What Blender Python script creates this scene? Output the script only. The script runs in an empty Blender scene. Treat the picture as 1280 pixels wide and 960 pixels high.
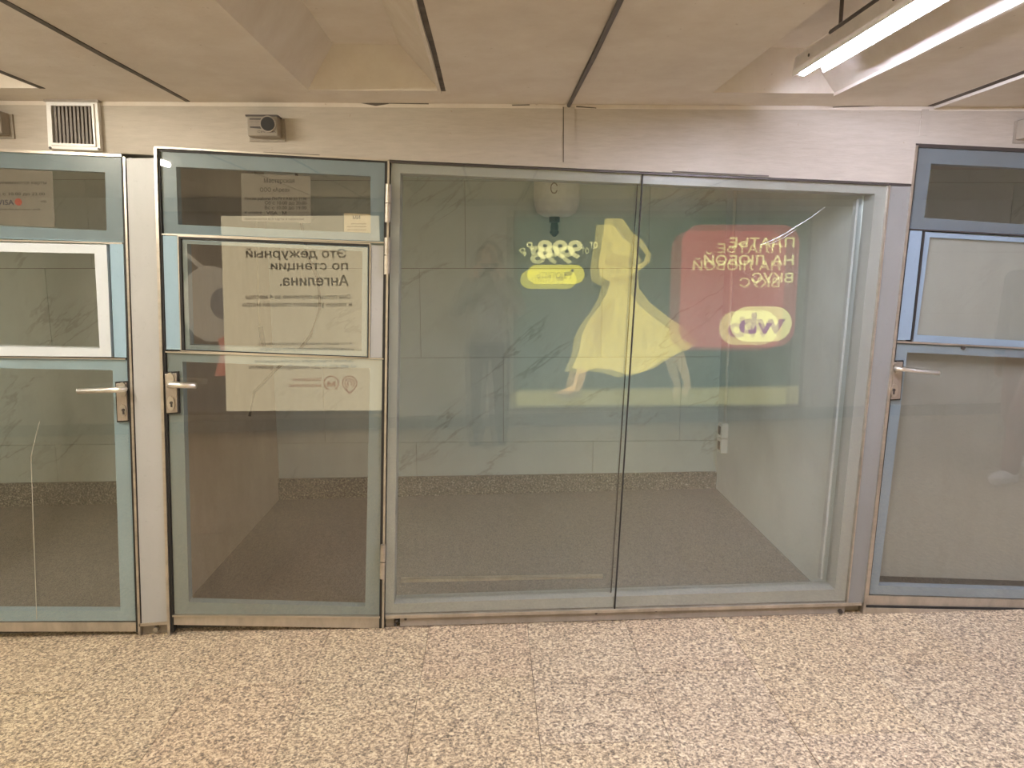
import bpy, bmesh, math, random
from mathutils import Vector, Matrix
from mathutils.geometry import delaunay_2d_cdt
random.seed(7)
C = bpy.context.scene.collection
SC = bpy.context.scene

# ------------------------------------------------------------------ camera
F, CX, CY = 940.0, 640.0, 480.0
CAMZ, Y0 = 1.56, 3.11                     # eye height, distance of the glazed front
PITCH = math.atan(147 / F)
YAW = math.atan(28 / F * math.cos(PITCH))
cd = bpy.data.cameras.new('camera'); cam = bpy.data.objects.new('camera', cd); C.objects.link(cam)
cam.location = (0, 0, CAMZ); cam.rotation_euler = (math.pi / 2 - PITCH, 0, -YAW)
cd.sensor_width = 36; cd.lens = 36 * F / 1280; cd.clip_start = 0.005
SC.camera = cam
RM = cam.rotation_euler.to_matrix()

# ------------------------------------------------------------------ world, view
w = bpy.data.worlds.new('world'); SC.world = w; w.use_nodes = True
w.node_tree.nodes['Background'].inputs[0].default_value = (0.9, 0.85, 0.75, 1)
w.node_tree.nodes['Background'].inputs[1].default_value = 0.05
SC.view_settings.view_transform = 'Standard'; SC.view_settings.look = 'None'
SC.view_settings.exposure = 2.0; SC.view_settings.gamma = 1
SC.cycles.max_bounces = 10; SC.cycles.diffuse_bounces = 5; SC.cycles.glossy_bounces = 5
SC.cycles.transparent_max_bounces = 24; SC.cycles.sample_clamp_indirect = 6
SC.cycles.use_denoising = True; SC.cycles.use_adaptive_sampling = False
COOL, WARM = (0.92, 0.94, 1.18), (1.0, 0.93, 0.80)
LAMP_R, LAMP_L = 88.0, 88.0               # tube strengths

# ------------------------------------------------------------------ helpers
def ray(px, py):
    return RM @ Vector(((px - CX) / F, (CY - py) / F, -1))
def P(px, py, Y=Y0):                      # photo pixel -> point on the plane y = Y
    d = ray(px, py); t = Y / d.y
    return (d.x * t, Y, CAMZ + d.z * t)
def PZ(px, py, z):                        # photo pixel -> point on the plane z
    d = ray(px, py); t = (z - CAMZ) / d.z
    return (d.x * t, d.y * t, z)
def XZ(px, py, Y=Y0):
    p = P(px, py, Y); return (p[0], p[2])
_fa, _fb = P(195, 794), P(1075, 767)
FS = (_fb[2] - _fa[2]) / (_fb[0] - _fa[0])
def fz(x): return _fa[2] + FS * (x - _fa[0])   # the passage floor climbs gently

LOC = {}
def props(o, label=None, cat=None, group=None, kind=None):
    for k, v in (('label', label), ('category', cat), ('group', group), ('kind', kind)):
        if v: o[k] = v
    return o
def empty(name, loc, label, cat, group=None, kind=None):
    o = bpy.data.objects.new(name, None); C.objects.link(o); o.location = loc; o.empty_display_size = .05
    LOC[o] = Vector(loc); return props(o, label, cat, group, kind)
def obj(name, bm, mat, parent=None, smooth=False, bevel=0, origin=None):
    bmesh.ops.recalc_face_normals(bm, faces=bm.faces[:])
    me = bpy.data.meshes.new(name)
    vs = [v.co for v in bm.verts]
    if origin is None:
        lo = [min(v[i] for v in vs) for i in range(3)]; hi = [max(v[i] for v in vs) for i in range(3)]
        origin = Vector(((lo[0] + hi[0]) / 2, (lo[1] + hi[1]) / 2, lo[2]))
    origin = Vector(origin)
    bmesh.ops.translate(bm, verts=bm.verts[:], vec=-origin)
    bm.to_mesh(me); bm.free()
    if smooth: me.polygons.foreach_set('use_smooth', [True] * len(me.polygons))
    o = bpy.data.objects.new(name, me); C.objects.link(o)
    for m in (mat if isinstance(mat, (list, tuple)) else [mat]): me.materials.append(m)
    LOC[o] = origin
    if parent:
        o.parent = parent; o.location = origin - LOC[parent]
    else: o.location = origin
    if bevel:
        b = o.modifiers.new('bevel', 'BEVEL'); b.width = bevel; b.segments = 2; b.limit_method = 'ANGLE'
    return o
def copy_thing(root, loc):
    r = root.copy(); C.objects.link(r); r.location = loc; LOC[r] = Vector(loc)
    for ch in root.children:
        c = ch.copy(); C.objects.link(c); c.parent = r
        for g in ch.children:
            d = g.copy(); C.objects.link(d); d.parent = c
    return r
def NB(): return bmesh.new()
def box(bm, x0, x1, y0, y1, z0, z1):
    v = [bm.verts.new((x, y, z)) for x in (x0, x1) for y in (y0, y1) for z in (z0, z1)]
    for f in ((0, 1, 3, 2), (4, 6, 7, 5), (0, 4, 5, 1), (2, 3, 7, 6), (0, 2, 6, 4), (1, 5, 7, 3)): bm.faces.new([v[i] for i in f])
    return bm
def prism(bm, poly, ya, yb):              # poly: (x, z) corners, extruded along y
    a = [bm.verts.new((x, ya, z)) for x, z in poly]; b = [bm.verts.new((x, yb, z)) for x, z in poly]
    n = len(poly); bm.faces.new(a); bm.faces.new(b[::-1])
    for i in range(n): bm.faces.new((a[i], a[(i + 1) % n], b[(i + 1) % n], b[i]))
    return bm
def pq(bm, pix, ya, yb): return prism(bm, [XZ(*p) for p in pix], ya, yb)
def ring(bm, outer, inner, ya, yb):
    o = [XZ(*p) for p in outer]; i = [XZ(*p) for p in inner]
    vs = [[bm.verts.new((x, y, z)) for x, z in q] for q in (o, i) for y in (ya, yb)]
    oa, ob, ia, ib = vs
    for k in range(4):
        n = (k + 1) % 4
        bm.faces.new((oa[k], oa[n], ia[n], ia[k])); bm.faces.new((ob[k], ib[k], ib[n], ob[n]))
        bm.faces.new((oa[k], ob[k], ob[n], oa[n])); bm.faces.new((ia[k], ia[n], ib[n], ib[k]))
    return bm
def tube(bm, pts, r, n=8, caps=True):
    pts = [Vector(p) for p in pts]; rs = r if isinstance(r, (list, tuple)) else [r] * len(pts); rings = []
    for k, p in enumerate(pts):
        t = (pts[min(k + 1, len(pts) - 1)] - pts[max(k - 1, 0)]).normalized()
        a = t.cross(Vector((0, 0, 1))) if abs(t.z) < .9 else t.cross(Vector((1, 0, 0)))
        a.normalize(); b = t.cross(a)
        rings.append([bm.verts.new(p + (a * math.cos(2 * math.pi * j / n) + b * math.sin(2 * math.pi * j / n)) * rs[k]) for j in range(n)])
    for k in range(len(rings) - 1):
        for j in range(n): bm.faces.new((rings[k][j], rings[k][(j + 1) % n], rings[k + 1][(j + 1) % n], rings[k + 1][j]))
    if caps: bm.faces.new(rings[0][::-1]); bm.faces.new(rings[-1])
    return bm
def disc_y(bm, x, z, rx, rz, ya, yb, n=24):
    return prism(bm, [(x + rx * math.cos(2 * math.pi * k / n), z + rz * math.sin(2 * math.pi * k / n)) for k in range(n)], ya, yb)
def rrect(cx, cz, hx, hz, r, n=6):
    pts = []
    for sx, sz, a0 in ((1, 1, 0), (-1, 1, 90), (-1, -1, 180), (1, -1, 270)):
        for k in range(n + 1):
            a = math.radians(a0 + 90 * k / n); pts.append((cx + sx * (hx - r) + r * math.cos(a), cz + sz * (hz - r) + r * math.sin(a)))
    return pts

# ------------------------------------------------------------------ materials
def mat(name): 
    m = bpy.data.materials.new(name); m.use_nodes = True
    nt = m.node_tree; return m, nt, nt.nodes['Principled BSDF']
def N(nt, t, **kw):
    n = nt.nodes.new(t)
    for k, v in kw.items():
        if k.startswith('i_'): n.inputs[int(k[2:]) if k[2:].isdigit() else k[2:].replace('_', ' ')].default_value = v
        else: setattr(n, k, v)
    return n
def ramp(nt, fac, stops, interp='LINEAR'):
    r = nt.nodes.new('ShaderNodeValToRGB'); r.color_ramp.interpolation = interp; e = r.color_ramp.elements
    while len(e) < len(stops): e.new(.5)
    for k, (p, c) in enumerate(stops): e[k].position = p; e[k].color = (*c, 1)
    nt.links.new(fac, r.inputs[0]); return r.outputs[0]
def pos(nt, scale=(1, 1, 1)):
    g = nt.nodes.new('ShaderNodeNewGeometry'); m = nt.nodes.new('ShaderNodeMapping'); m.inputs['Scale'].default_value = scale
    nt.links.new(g.outputs['Position'], m.inputs['Vector']); return m.outputs[0]
def noise(nt, vec, scale, detail=4, rough=.55, dist=0):
    n = N(nt, 'ShaderNodeTexNoise'); n.inputs['Scale'].default_value = scale; n.inputs['Detail'].default_value = detail
    n.inputs['Roughness'].default_value = rough; n.inputs['Distortion'].default_value = dist
    nt.links.new(vec, n.inputs['Vector']); return n.outputs['Fac']
def mix(nt, fac, a, b, mode='MIX'):
    n = nt.nodes.new('ShaderNodeMix'); n.data_type = 'RGBA'; n.blend_type = mode
    for s, v in ((0, fac), (6, a), (7, b)):
        if hasattr(v, 'node'): nt.links.new(v, n.inputs[s])
        else: n.inputs[s].default_value = v if s == 0 else (*v, 1)
    return n.outputs[2]
def bump(nt, bs, h, strength, dist=.01):
    b = N(nt, 'ShaderNodeBump'); b.inputs['Strength'].default_value = strength; b.inputs['Distance'].default_value = dist
    nt.links.new(h, b.inputs['Height']); nt.links.new(b.outputs[0], bs.inputs['Normal'])
def painted(name, col, rough=.45, var=.12, metal=0, scale=(3, 3, 1.2), spec=.5):
    m, nt, b = mat(name); v = pos(nt, scale)
    f = noise(nt, v, 2.2, 6, .65)
    c = ramp(nt, f, ((.25, tuple(x * (1 - var) for x in col)), (.75, tuple(min(1, x * (1 + var)) for x in col))))
    f2 = noise(nt, pos(nt), 60, 3)
    c = mix(nt, ramp(nt, f2, ((.62, (0, 0, 0)), (.8, (.35,) * 3))), c, tuple(x * .7 for x in col))
    nt.links.new(c, b.inputs['Base Color']); b.inputs['Roughness'].default_value = rough; b.inputs['Metallic'].default_value = metal
    b.inputs['Specular IOR Level'].default_value = spec
    return m
def plain(name, col, rough=.5, metal=0):
    m, nt, b = mat(name); f = noise(nt, pos(nt), 25, 3)
    c = ramp(nt, f, ((.3, tuple(x * .92 for x in col)), (.7, tuple(min(1, x * 1.06) for x in col))))
    nt.links.new(c, b.inputs['Base Color']); b.inputs['Roughness'].default_value = rough; b.inputs['Metallic'].default_value = metal
    return m
def emit(name, col, s=1.0, var=0.0):
    m, nt, b = mat(name); b.inputs['Base Color'].default_value = (.02, .02, .02, 1)
    b.inputs['Roughness'].default_value = .5
    b.inputs['Emission Color'].default_value = (*col, 1); b.inputs['Emission Strength'].default_value = s
    if var:
        f = noise(nt, pos(nt, (6, 6, 1.5)), 3.5, 5, .6, 1.2)
        c = ramp(nt, f, ((.3, tuple(x * (1 - var) for x in col)), (.7, tuple(x * (1 + var * .4) for x in col))))
        nt.links.new(c, b.inputs['Emission Color'])
    return m
def glass(name, tint, refl=1.0, haze=.03, hazecol=(.5, .5, .45)):
    m, nt, b = mat(name); nt.nodes.remove(b)
    out = nt.nodes['Material Output']
    tr = N(nt, 'ShaderNodeBsdfTransparent'); tr.inputs[0].default_value = (*tint, 1)
    gl = N(nt, 'ShaderNodeBsdfGlossy'); gl.inputs['Roughness'].default_value = 0.0
    gl.inputs['Color'].default_value = (refl, refl, refl, 1)
    fr = N(nt, 'ShaderNodeFresnel'); ge = N(nt, 'ShaderNodeNewGeometry')
    mr = N(nt, 'ShaderNodeMapRange'); mr.inputs['To Min'].default_value = 1.65; mr.inputs['To Max'].default_value = 1 / 1.65   # same index met from either side
    nt.links.new(ge.outputs['Backfacing'], mr.inputs['Value']); nt.links.new(mr.outputs[0], fr.inputs['IOR'])
    df = N(nt, 'ShaderNodeBsdfDiffuse'); df.inputs[0].default_value = (*hazecol, 1)
    hz = noise(nt, pos(nt, (3, 3, .8)), 2.5, 6, .7)
    hr = ramp(nt, hz, ((.35, (haze * .4,) * 3), (.8, (haze * 1.6,) * 3)))
    m1 = N(nt, 'ShaderNodeMixShader'); nt.links.new(hr, m1.inputs[0]); nt.links.new(tr.outputs[0], m1.inputs[1]); nt.links.new(df.outputs[0], m1.inputs[2])
    m2 = N(nt, 'ShaderNodeMixShader'); nt.links.new(fr.outputs[0], m2.inputs[0]); nt.links.new(m1.outputs[0], m2.inputs[1]); nt.links.new(gl.outputs[0], m2.inputs[2])
    nt.links.new(m2.outputs[0], out.inputs[0]); return m

def m_plaster(name, col, stain, brush):
    m, nt, b = mat(name); v = pos(nt)
    f = noise(nt, v, 1.3, 6, .6); c = ramp(nt, f, ((.3, stain), (.62, col)))
    f2 = noise(nt, pos(nt, brush), 9, 5, .65); c = mix(nt, .14, c, ramp(nt, f2, ((.3, (.45, .38, .30)), (.7, (1, .97, .92)))), 'OVERLAY')
    f3 = noise(nt, v, 45, 2); c = mix(nt, ramp(nt, f3, ((.73, (0, 0, 0)), (.78, (.5,) * 3))), c, (.30, .23, .16))
    nt.links.new(c, b.inputs['Base Color']); b.inputs['Roughness'].default_value = .75
    bump(nt, b, f2, .35, .006); return m
def m_marble(name, a, bcol, vein):
    m, nt, b = mat(name); v = pos(nt)
    f = noise(nt, v, 1.7, 6, .6, .6); c = ramp(nt, f, ((.3, bcol), (.7, a)))
    rot = N(nt, 'ShaderNodeMapping'); rot.inputs['Rotation'].default_value = (0, math.radians(40), 0); nt.links.new(v, rot.inputs['Vector'])
    st = N(nt, 'ShaderNodeMapping'); st.inputs['Scale'].default_value = (.45, 1, 1.5); nt.links.new(rot.outputs[0], st.inputs['Vector'])
    for sc_, wd_, am in ((1.05, .0045, .6), (2.3, .004, .2)):
        nv = noise(nt, st.outputs[0], sc_, 7, .62, .35)
        fv = ramp(nt, nv, ((.5 - wd_ * 3, (0, 0, 0)), (.5 - wd_ * .4, (am,) * 3), (.5 + wd_ * .4, (am,) * 3), (.5 + wd_ * 2, (0, 0, 0))))
        pat = ramp(nt, noise(nt, v, 1.9, 3), ((.42, (0, 0, 0)), (.6, (1, 1, 1))))
        c = mix(nt, mix(nt, 1.0, fv, pat, 'MULTIPLY'), c, vein)
    nt.links.new(c, b.inputs['Base Color']); b.inputs['Roughness'].default_value = .35; return m
def m_granite(name, cols, scale, rough, big=None):
    m, nt, b = mat(name); v = pos(nt)
    f = noise(nt, v, scale, 3, .75, .5); c = ramp(nt, f, cols)
    vo = N(nt, 'ShaderNodeTexVoronoi'); vo.inputs['Scale'].default_value = scale * 1.5; nt.links.new(v, vo.inputs['Vector'])
    bw = N(nt, 'ShaderNodeRGBToBW'); nt.links.new(vo.outputs['Color'], bw.inputs[0])
    c = mix(nt, .55, c, ramp(nt, bw.outputs[0], ((.2, (.18, .15, .13)), (.45, (.62, .52, .42)), (.8, (.95, .88, .76)))), 'OVERLAY')
    if big:
        oi = N(nt, 'ShaderNodeObjectInfo'); c = mix(nt, .5, c, ramp(nt, oi.outputs['Random'], ((0, (1, .93, .78)), (.5, (.92, .90, .86)), (1, (1, .90, .84)))), 'MULTIPLY')
        f2 = noise(nt, v, 1.7, 5, .6); c = mix(nt, ramp(nt, f2, ((.42, (0, 0, 0)), (.72, (.55,) * 3))), c, big, 'MULTIPLY')
    nt.links.new(c, b.inputs['Base Color']); b.inputs['Roughness'].default_value = rough; bump(nt, b, f, .12, .003); return m

M = {}
M['ceiling'] = m_plaster('ceiling_plaster', (.61, .56, .495), (.54, .49, .43), (1, 1, 1))
M['lintel'] = m_plaster('lintel_plaster', (.42, .385, .335), (.37, .33, .28), (1, 1, 7))
M['booth_plaster'] = m_plaster('booth_plaster', (.84, .92, .95), (.66, .72, .74), (2.5, 2.5, .3))  # plaster tone drawn out into soft upright streaks
M['bed'] = plain('floor_joint', (.36, .30, .24), .9)
M['marble'] = m_marble('booth_marble', (.74, .86, .86), (.67, .78, .77), (.38, .42, .41))
M['marble_hall'] = m_marble('hall_marble', (.68, .64, .56), (.60, .56, .49), (.38, .34, .3))
M['grout'] = plain('grout', (.13, .12, .10), .9)
M['granite'] = m_granite('floor_granite', ((.38, (.17, .14, .11)), (.46, (.36, .31, .24)), (.54, (.54, .47, .36)), (.64, (.66, .60, .48))), 84, .5, (.86, .80, .76))
M['granite_dark'] = m_granite('skirting_granite', ((.3, (.04, .045, .042)), (.5, (.12, .13, .125)), (.66, (.42, .45, .42))), 95, .5)
M['booth_floor'] = m_granite('booth_floor', ((.3, (.17, .17, .175)), (.7, (.22, .22, .225))), 240, .85)
M['blue'] = painted('pale_blue_enamel', (.30, .43, .52), .3, .06)
M['blue2'] = painted('slate_blue_enamel', (.25, .33, .41), .3, .06)
M['green'] = painted('grey_green_enamel', (.355, .365, .34), .35, .08)
M['white'] = painted('white_enamel', (.60, .64, .67), .35, .04)
M['grey'] = painted('warm_grey_enamel', (.42, .42, .41), .4, .06)
M['grey2'] = painted('cool_grey_enamel', (.24, .24, .228), .4, .06)
M['steel'] = painted('dull_steel', (.50, .45, .38), .38, .25, .8, (1, 1, 8))
M['sill'] = painted('worn_aluminium', (.45, .40, .33), .42, .3, .55, (5, 5, 2))
M['plinth'] = painted('dusty_plinth', (.30, .26, .22), .6, .25, 0, (5, 5, 2))
M['dark_tone'] = painted('dark_plaster', (.10, .085, .07), .9, .5, 0, (1, 9, 1))  # dark plaster tone for strips, joints and cracks
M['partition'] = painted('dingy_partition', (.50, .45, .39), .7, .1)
M['rubber'] = plain('black_rubber', (.018, .016, .014), .7)
M['dark_metal'] = plain('dark_metal', (.07, .06, .055), .5, .4)
M['chrome'] = plain('brushed_chrome', (.85, .82, .76), .38, 1)
M['plate'] = painted('worn_plate', (.42, .36, .30), .4, .3, .6)
M['board'] = painted('pale_board', (.35, .37, .345), .6, .03)
M['board_low'] = painted('olive_board', (.285, .29, .265), .6, .05)
M['paper'] = plain('paper_sheet', (.25, .24, .205), .7)
M['paper_white'] = plain('paper_card', (.72, .64, .44), .7)
M['ink'] = plain('ink', (.03, .03, .03), .7)
M['ink_brown'] = plain('ink_brown', (.03, .025, .02), .7)
M['ink_red'] = plain('ink_red', (.45, .08, .05), .7)
M['ink_blue'] = plain('ink_blue', (.015, .02, .06), .7)
M['cream_metal'] = painted('cream_metal', (.27, .235, .19), .5, .3)
M['white_plastic'] = plain('white_plastic', (.92, .95, .93), .35)
M['dark_green'] = plain('dark_green_valve', (.006, .013, .011), .35)
M['slat'] = plain('dusty_slat', (.17, .145, .125), .6)
M['vent_frame'] = painted('vent_frame', (.68, .67, .64), .4, .15)
M['lamp_body'] = painted('lamp_enamel', (.78, .75, .74), .4, .08)
M['cable'] = plain('cable_sheath', (.10, .085, .08), .6)
M['cable_white'] = plain('white_cable', (.45, .43, .36), .5)
M['skin'] = plain('skin', (.58, .38, .28), .5)
M['hair'] = plain('dark_hair', (.035, .025, .02), .5)
M['jacket'] = plain('beige_jacket', (.26, .24, .20), .85)
M['jeans'] = plain('dark_trousers', (.035, .037, .045), .85)
M['maroon'] = plain('maroon_cloth', (.20, .06, .05), .85)
M['coat'] = plain('dark_coat', (.05, .045, .05), .85)
M['eye'] = plain('eye_white', (.75, .73, .7), .2)
M['lip'] = plain('lip', (.42, .18, .15), .45)
M['phone'] = plain('black_phone', (.01, .01, .012), .2)
M['shoe_white'] = plain('white_shoe', (.7, .68, .65), .6)
M['shoe_dark'] = plain('dark_shoe', (.04, .035, .03), .5)
M['glass_door'] = glass('bronze_film_glass', (.93, .90, .85), 1, .05, (.40, .34, .27))
M['glass_clear'] = glass('door_glass', (.98, .98, .96), 1, .04, (.5, .48, .40))
M['glass_dark'] = glass('transom_glass', (.90, .89, .87), 1, .05, (.30, .28, .24))
M['glass_win'] = glass('window_glass', (.985, .992, .98), 1, .015, (.5, .52, .48))
M['tube_cool'] = emit('cool_tube', COOL, LAMP_R)
M['tube_warm'] = emit('warm_tube', WARM, LAMP_L)

# ------------------------------------------------------------------ setting
XL, XR, YOPP, YB = -6.6, 6.6, -1.10, 5.06
ZC = XZ(600, 130)[1]
# floor: stone slabs on a bed
bm = NB(); prism(bm, [(XL, fz(XL) - .12), (XR, fz(XR) - .12), (XR, fz(XR) - .022), (XL, fz(XL) - .022)], YOPP - .2, YB + .2)
floor = obj('floor', bm, M['bed']); props(floor, 'speckled beige granite floor of the underpass, laid in narrow slabs', 'floor', None, 'structure')
sw, sl, jg = .432, .84, .0009
x_ref = PZ(535, 792, fz(-.3))[0]
slab_me = None
k0 = math.floor((XL - x_ref) / sw); k1 = math.ceil((XR - x_ref) / sw)
for k in range(k0, k1):
    xa = max(XL, x_ref + k * sw); xb = min(XR, x_ref + (k + 1) * sw)
    y = YOPP + (0 if k % 2 else -.42); 
    while y < Y0 + .05:
        ya, yb = max(y, YOPP), min(y + sl, Y0 + .06)
        if yb - ya > .03 and xb - xa > .02:
            dz = random.uniform(-.0012, .0012)
            bm = NB(); prism(bm, [(xa + jg, fz(xa) - .022), (xb - jg, fz(xb) - .022), (xb - jg, fz(xb) + dz), (xa + jg, fz(xa) + dz)], ya + jg, yb - jg)
            obj('slab', bm, M['granite'], floor)
        y += sl
bm = NB(); prism(bm, [(XL, fz(XL) - .02), (XR, fz(XR) - .02), (XR, fz(XR) + .001), (XL, fz(XL) + .001)], Y0 + .06, YB)
obj('booth_floor', bm, M['booth_floor'], floor)

# ceiling panels, each with a tapered trough
ceil_ = empty('ceiling', (0, 1, ZC), 'cream plaster ceiling of wide panels with tapered troughs', 'ceiling', None, 'structure')
J = [PZ(p, 130, ZC)[0] for p in (240, 711, 1172)]
pitch = (J[2] - J[0]) / 2
jx = {0: J[0], 1: J[1], 2: J[2]}
for i in range(-3, 6):
    if i not in jx: jx[i] = J[0] + pitch * i if i < 0 else J[2] + pitch * (i - 2)
YE = PZ(470, 113, ZC)[1]; HT = .15
ye_top = PZ(458, 55, ZC + HT)[1]
TR = {0: (PZ(385, 113, ZC)[0], PZ(550, 114, ZC)[0]), 1: (PZ(890, 116, ZC)[0], PZ(1045, 116, ZC)[0])}
TT = {0: (PZ(417, 56, ZC + HT)[0], PZ(499, 55, ZC + HT)[0])}
YN = -.75
for i in range(-3, 5):
    xa, xb = jx[i] + .005, jx[i + 1] - .005
    xl, xr = TR.get(i, (xa + .30 * pitch, xa + .65 * pitch) if i != -1 else (J[0] - pitch + .27 * pitch, PZ(47, 109, ZC)[0]))
    tl, tr = TT.get(i, (xl + .13, xr - .13))
    yn2 = YN + .2
    ya, yb = YOPP, Y0 + .12
    bm = NB()
    O = [bm.verts.new(p) for p in ((xa, ya, ZC), (xb, ya, ZC), (xb, yb, ZC), (xa, yb, ZC))]
    I = [bm.verts.new(p) for p in ((xl, YN, ZC), (xr, YN, ZC), (xr, YE, ZC), (xl, YE, ZC))]
    T = [bm.verts.new(p) for p in ((tl, yn2, ZC + HT), (tr, yn2, ZC + HT), (tr, ye_top, ZC + HT), (tl, ye_top, ZC + HT))]
    U = [bm.verts.new((v.co.x, v.co.y, ZC + .2)) for v in O]
    for k in range(4):
        n = (k + 1) % 4
        bm.faces.new((O[k], O[n], I[n], I[k])); bm.faces.new((I[k], I[n], T[n], T[k])); bm.faces.new((O[k], U[k], U[n], O[n]))
    bm.faces.new(T); bm.faces.new(U)
    obj('ceiling_panel', bm, M['ceiling'], ceil_)
bm = NB(); box(bm, XL, XR, YOPP, YB + .1, ZC + .201, ZC + .25); obj('roof_slab', bm, M['grout'], ceil_)
bm = NB(); box(bm, XL, XR, Y0 + .125, YB, ZC, ZC + .2); obj('booth_ceiling', bm, M['ceiling'], ceil_)
# raised lips and dark open joints
def lip(nm, xa, xb, ya, yb, h, m):
    n = 14; bm = NB(); lo = []
    for k in range(n + 1):
        t = k / n; y = ya + (yb - ya) * t; j = random.uniform(-.003, .003)
        lo.append([bm.verts.new(p) for p in ((xa + j, y, ZC + .001), (xa + j, y, ZC - h), (xb + j * .4, y, ZC - h), (xb + j * .4, y, ZC + .001))])
    for k in range(n):
        for q in range(4): bm.faces.new((lo[k][q], lo[k][(q + 1) % 4], lo[k + 1][(q + 1) % 4], lo[k + 1][q]))
    bm.faces.new(lo[0]); bm.faces.new(lo[-1][::-1]); obj(nm, bm, m, ceil_)
x = TR[0][1]; lip('trough_lip', x - .004, x + .006, YN, YE, .012, M['ceiling']); lip('dark_strip', x + .006, x + .022, YN, YE, .0015, M['dark_tone'])  # thin darker strip along the outer side of the lip
x = TR[1][1]; lip('trough_lip', x - .004, x + .006, YN, YE, .010, M['ceiling']); lip('dark_strip', x + .006, x + .014, YN, YE - .05, .0015, M['dark_tone'])
x = PZ(47, 109, ZC)[0]; lip('dark_strip', x - .002, x + .018, YN, YE, .002, M['dark_tone'])
x = J[2]; lip('joint_lip', x + .006, x + .020, YOPP, Y0 - .02, .012, M['ceiling']); lip('open_joint', x - .022, x + .006, YOPP, Y0 - .02, .0015, M['dark_tone'])
x = J[0]; lip('open_joint', x - .006, x + .012, YOPP, Y0 - .02, .003, M['dark_tone'])

# lintel over the glazing
top = [(-900, 150), (-110, 182), (153, 192), (194, 194), (195, 183), (486, 200), (1140, 230), (1147, 181), (1420, 196), (2300, 246)]
bm = NB(); tz = ZC + .01
poly = [XZ(*p) for p in top]
prism(bm, poly + [(poly[-1][0], tz), (poly[0][0], tz)], Y0 - .004, Y0 + .12)
lint = obj('wall_lintel', bm, M['lintel']); props(lint, 'rough cream plaster band over the glazed booth fronts', 'wall', None, 'structure')
for pix in ([(703, 134), (718, 134), (719, 204), (704, 204)], [(1151, 137), (1160, 137), (1156, 170), (1148, 170)]):
    bm = NB(); pq(bm, pix, Y0 - .008, Y0); obj('plaster_patch', bm, M['lintel'], lint)
for pts in (((452, 129.5), (470, 133), (486, 130.5), (487, 129), (470, 129)), ((486, 128.5), (536, 129.5), (536, 131), (486, 130)), ((330, 126), (420, 127.2), (420, 128.2), (330, 127)),
            ((640, 131.5), (662, 131), (662, 132.2), (640, 132.6)), ((720, 133), (745, 135), (745, 136), (720, 134.5)), ((62, 122.5), (240, 125.5), (240, 126.6), (62, 123.8)), ((1040, 134), (1115, 131.5), (1115, 132.5), (1040, 135)),
            ((703.4, 134), (704.6, 134), (704.6, 203), (703.6, 203)), ((330, 190.2), (400, 193.8), (400, 194.8), (330, 191.4)), ((840, 214), (960, 219.5), (960, 221), (840, 215.4))):
    obj('plaster_crack', pq(NB(), pts, Y0 - .0085, Y0), M['dark_tone'], lint)
bm = NB(); box(bm, poly[0][0], poly[-1][0], Y0 - .007, Y0 - .003, ZC - .016, ZC - .0005); obj('cove_strip', bm, M['ceiling'], lint)

# booth back wall in marble tiles, hall wall opposite
def tiled_wall(name, label, y, face, xa, xb, zrows, tw, offs, m, skz):
    bm = NB(); box(bm, xa, xb, y + (.012 if face < 0 else -.13), y + (.13 if face < 0 else -.012), -.25, ZC + .15)
    wl = obj(name, bm, M['grout']); props(wl, label, 'wall', None, 'structure')
    for r in range(len(zrows) - 1):
        x = xa - (offs[r] % tw)
        while x < xb:
            a, b = max(x, xa), min(x + tw, xb)
            if b - a > .02:
                bm = NB(); d = random.uniform(-.0015, .0015)
                za = zrows[r] + .0015 
                box(bm, a + .0012, b - .0012, y + d if face < 0 else y - .012, y + .012 if face < 0 else y + d, za, zrows[r + 1] - .0015)
                obj('tile', bm, m, wl)
            x += tw
    return wl
zr = [XZ(600, q, YB)[1] for q in (640, 552.5, 447, 335.5, 226, 120)]
jA = XZ(741, 570, YB)[0]; jB = XZ(525, 380, YB)[0]; jC = XZ(57, 390, YB)[0]
tw = 1.22
offs = [(XL - jA), (XL - jA - .6), (XL - jB), (XL - jA - .35), (XL - jB)]
back = tiled_wall('wall_back', 'grey-green veined marble wall at the back of the empty booths', YB, -1, XL, XR, zr, tw, offs, M['marble'], 0)
opp = tiled_wall('wall_opposite', 'beige marble wall across the passage, mirrored in the booth glass', YOPP, 1, XL, XR, [-.15, .5, 1.1, 1.7, 2.3], 1.2, [.3, .9, .1, .7], M['marble_hall'], 0)
def skirting(name, label, ya, yb, h0, h1, a, b):
    bm = NB(); prism(bm, [(a, h0(a)), (b, h0(b)), (b, h1(b)), (a, h1(a))], ya, yb)
    return props(obj(name, bm, M['granite_dark']), label, 'skirting', None, 'structure')
sa, sb = XZ(497, 597, YB - .03), XZ(893, 590.5, YB - .03)
h1 = lambda x: sa[1] + (sb[1] - sa[1]) / (sb[0] - sa[0]) * (x - sa[0])
skirting('baseboard_back', 'speckled dark granite skirting along the back of the booths', YB - .03, YB - .002, lambda x: fz(x), h1, XL, XR)
skirting('baseboard_opposite', 'dark granite skirting of the wall across the passage', YOPP + .002, YOPP + .03, lambda x: fz(x), lambda x: fz(x) + .11, XL, XR)
for nm, x0, x1 in (('wall_left', XL - .12, XL), ('wall_right', XR, XR + .12)):
    bm = NB(); box(bm, x0, x1, YOPP - .1, YB + .1, -.3, ZC + .2)
    props(obj(nm, bm, M['marble_hall']), 'plain wall closing the far %s end of the passage' % ('western' if nm == 'wall_left' else 'eastern'), 'wall', None, 'structure')
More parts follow.
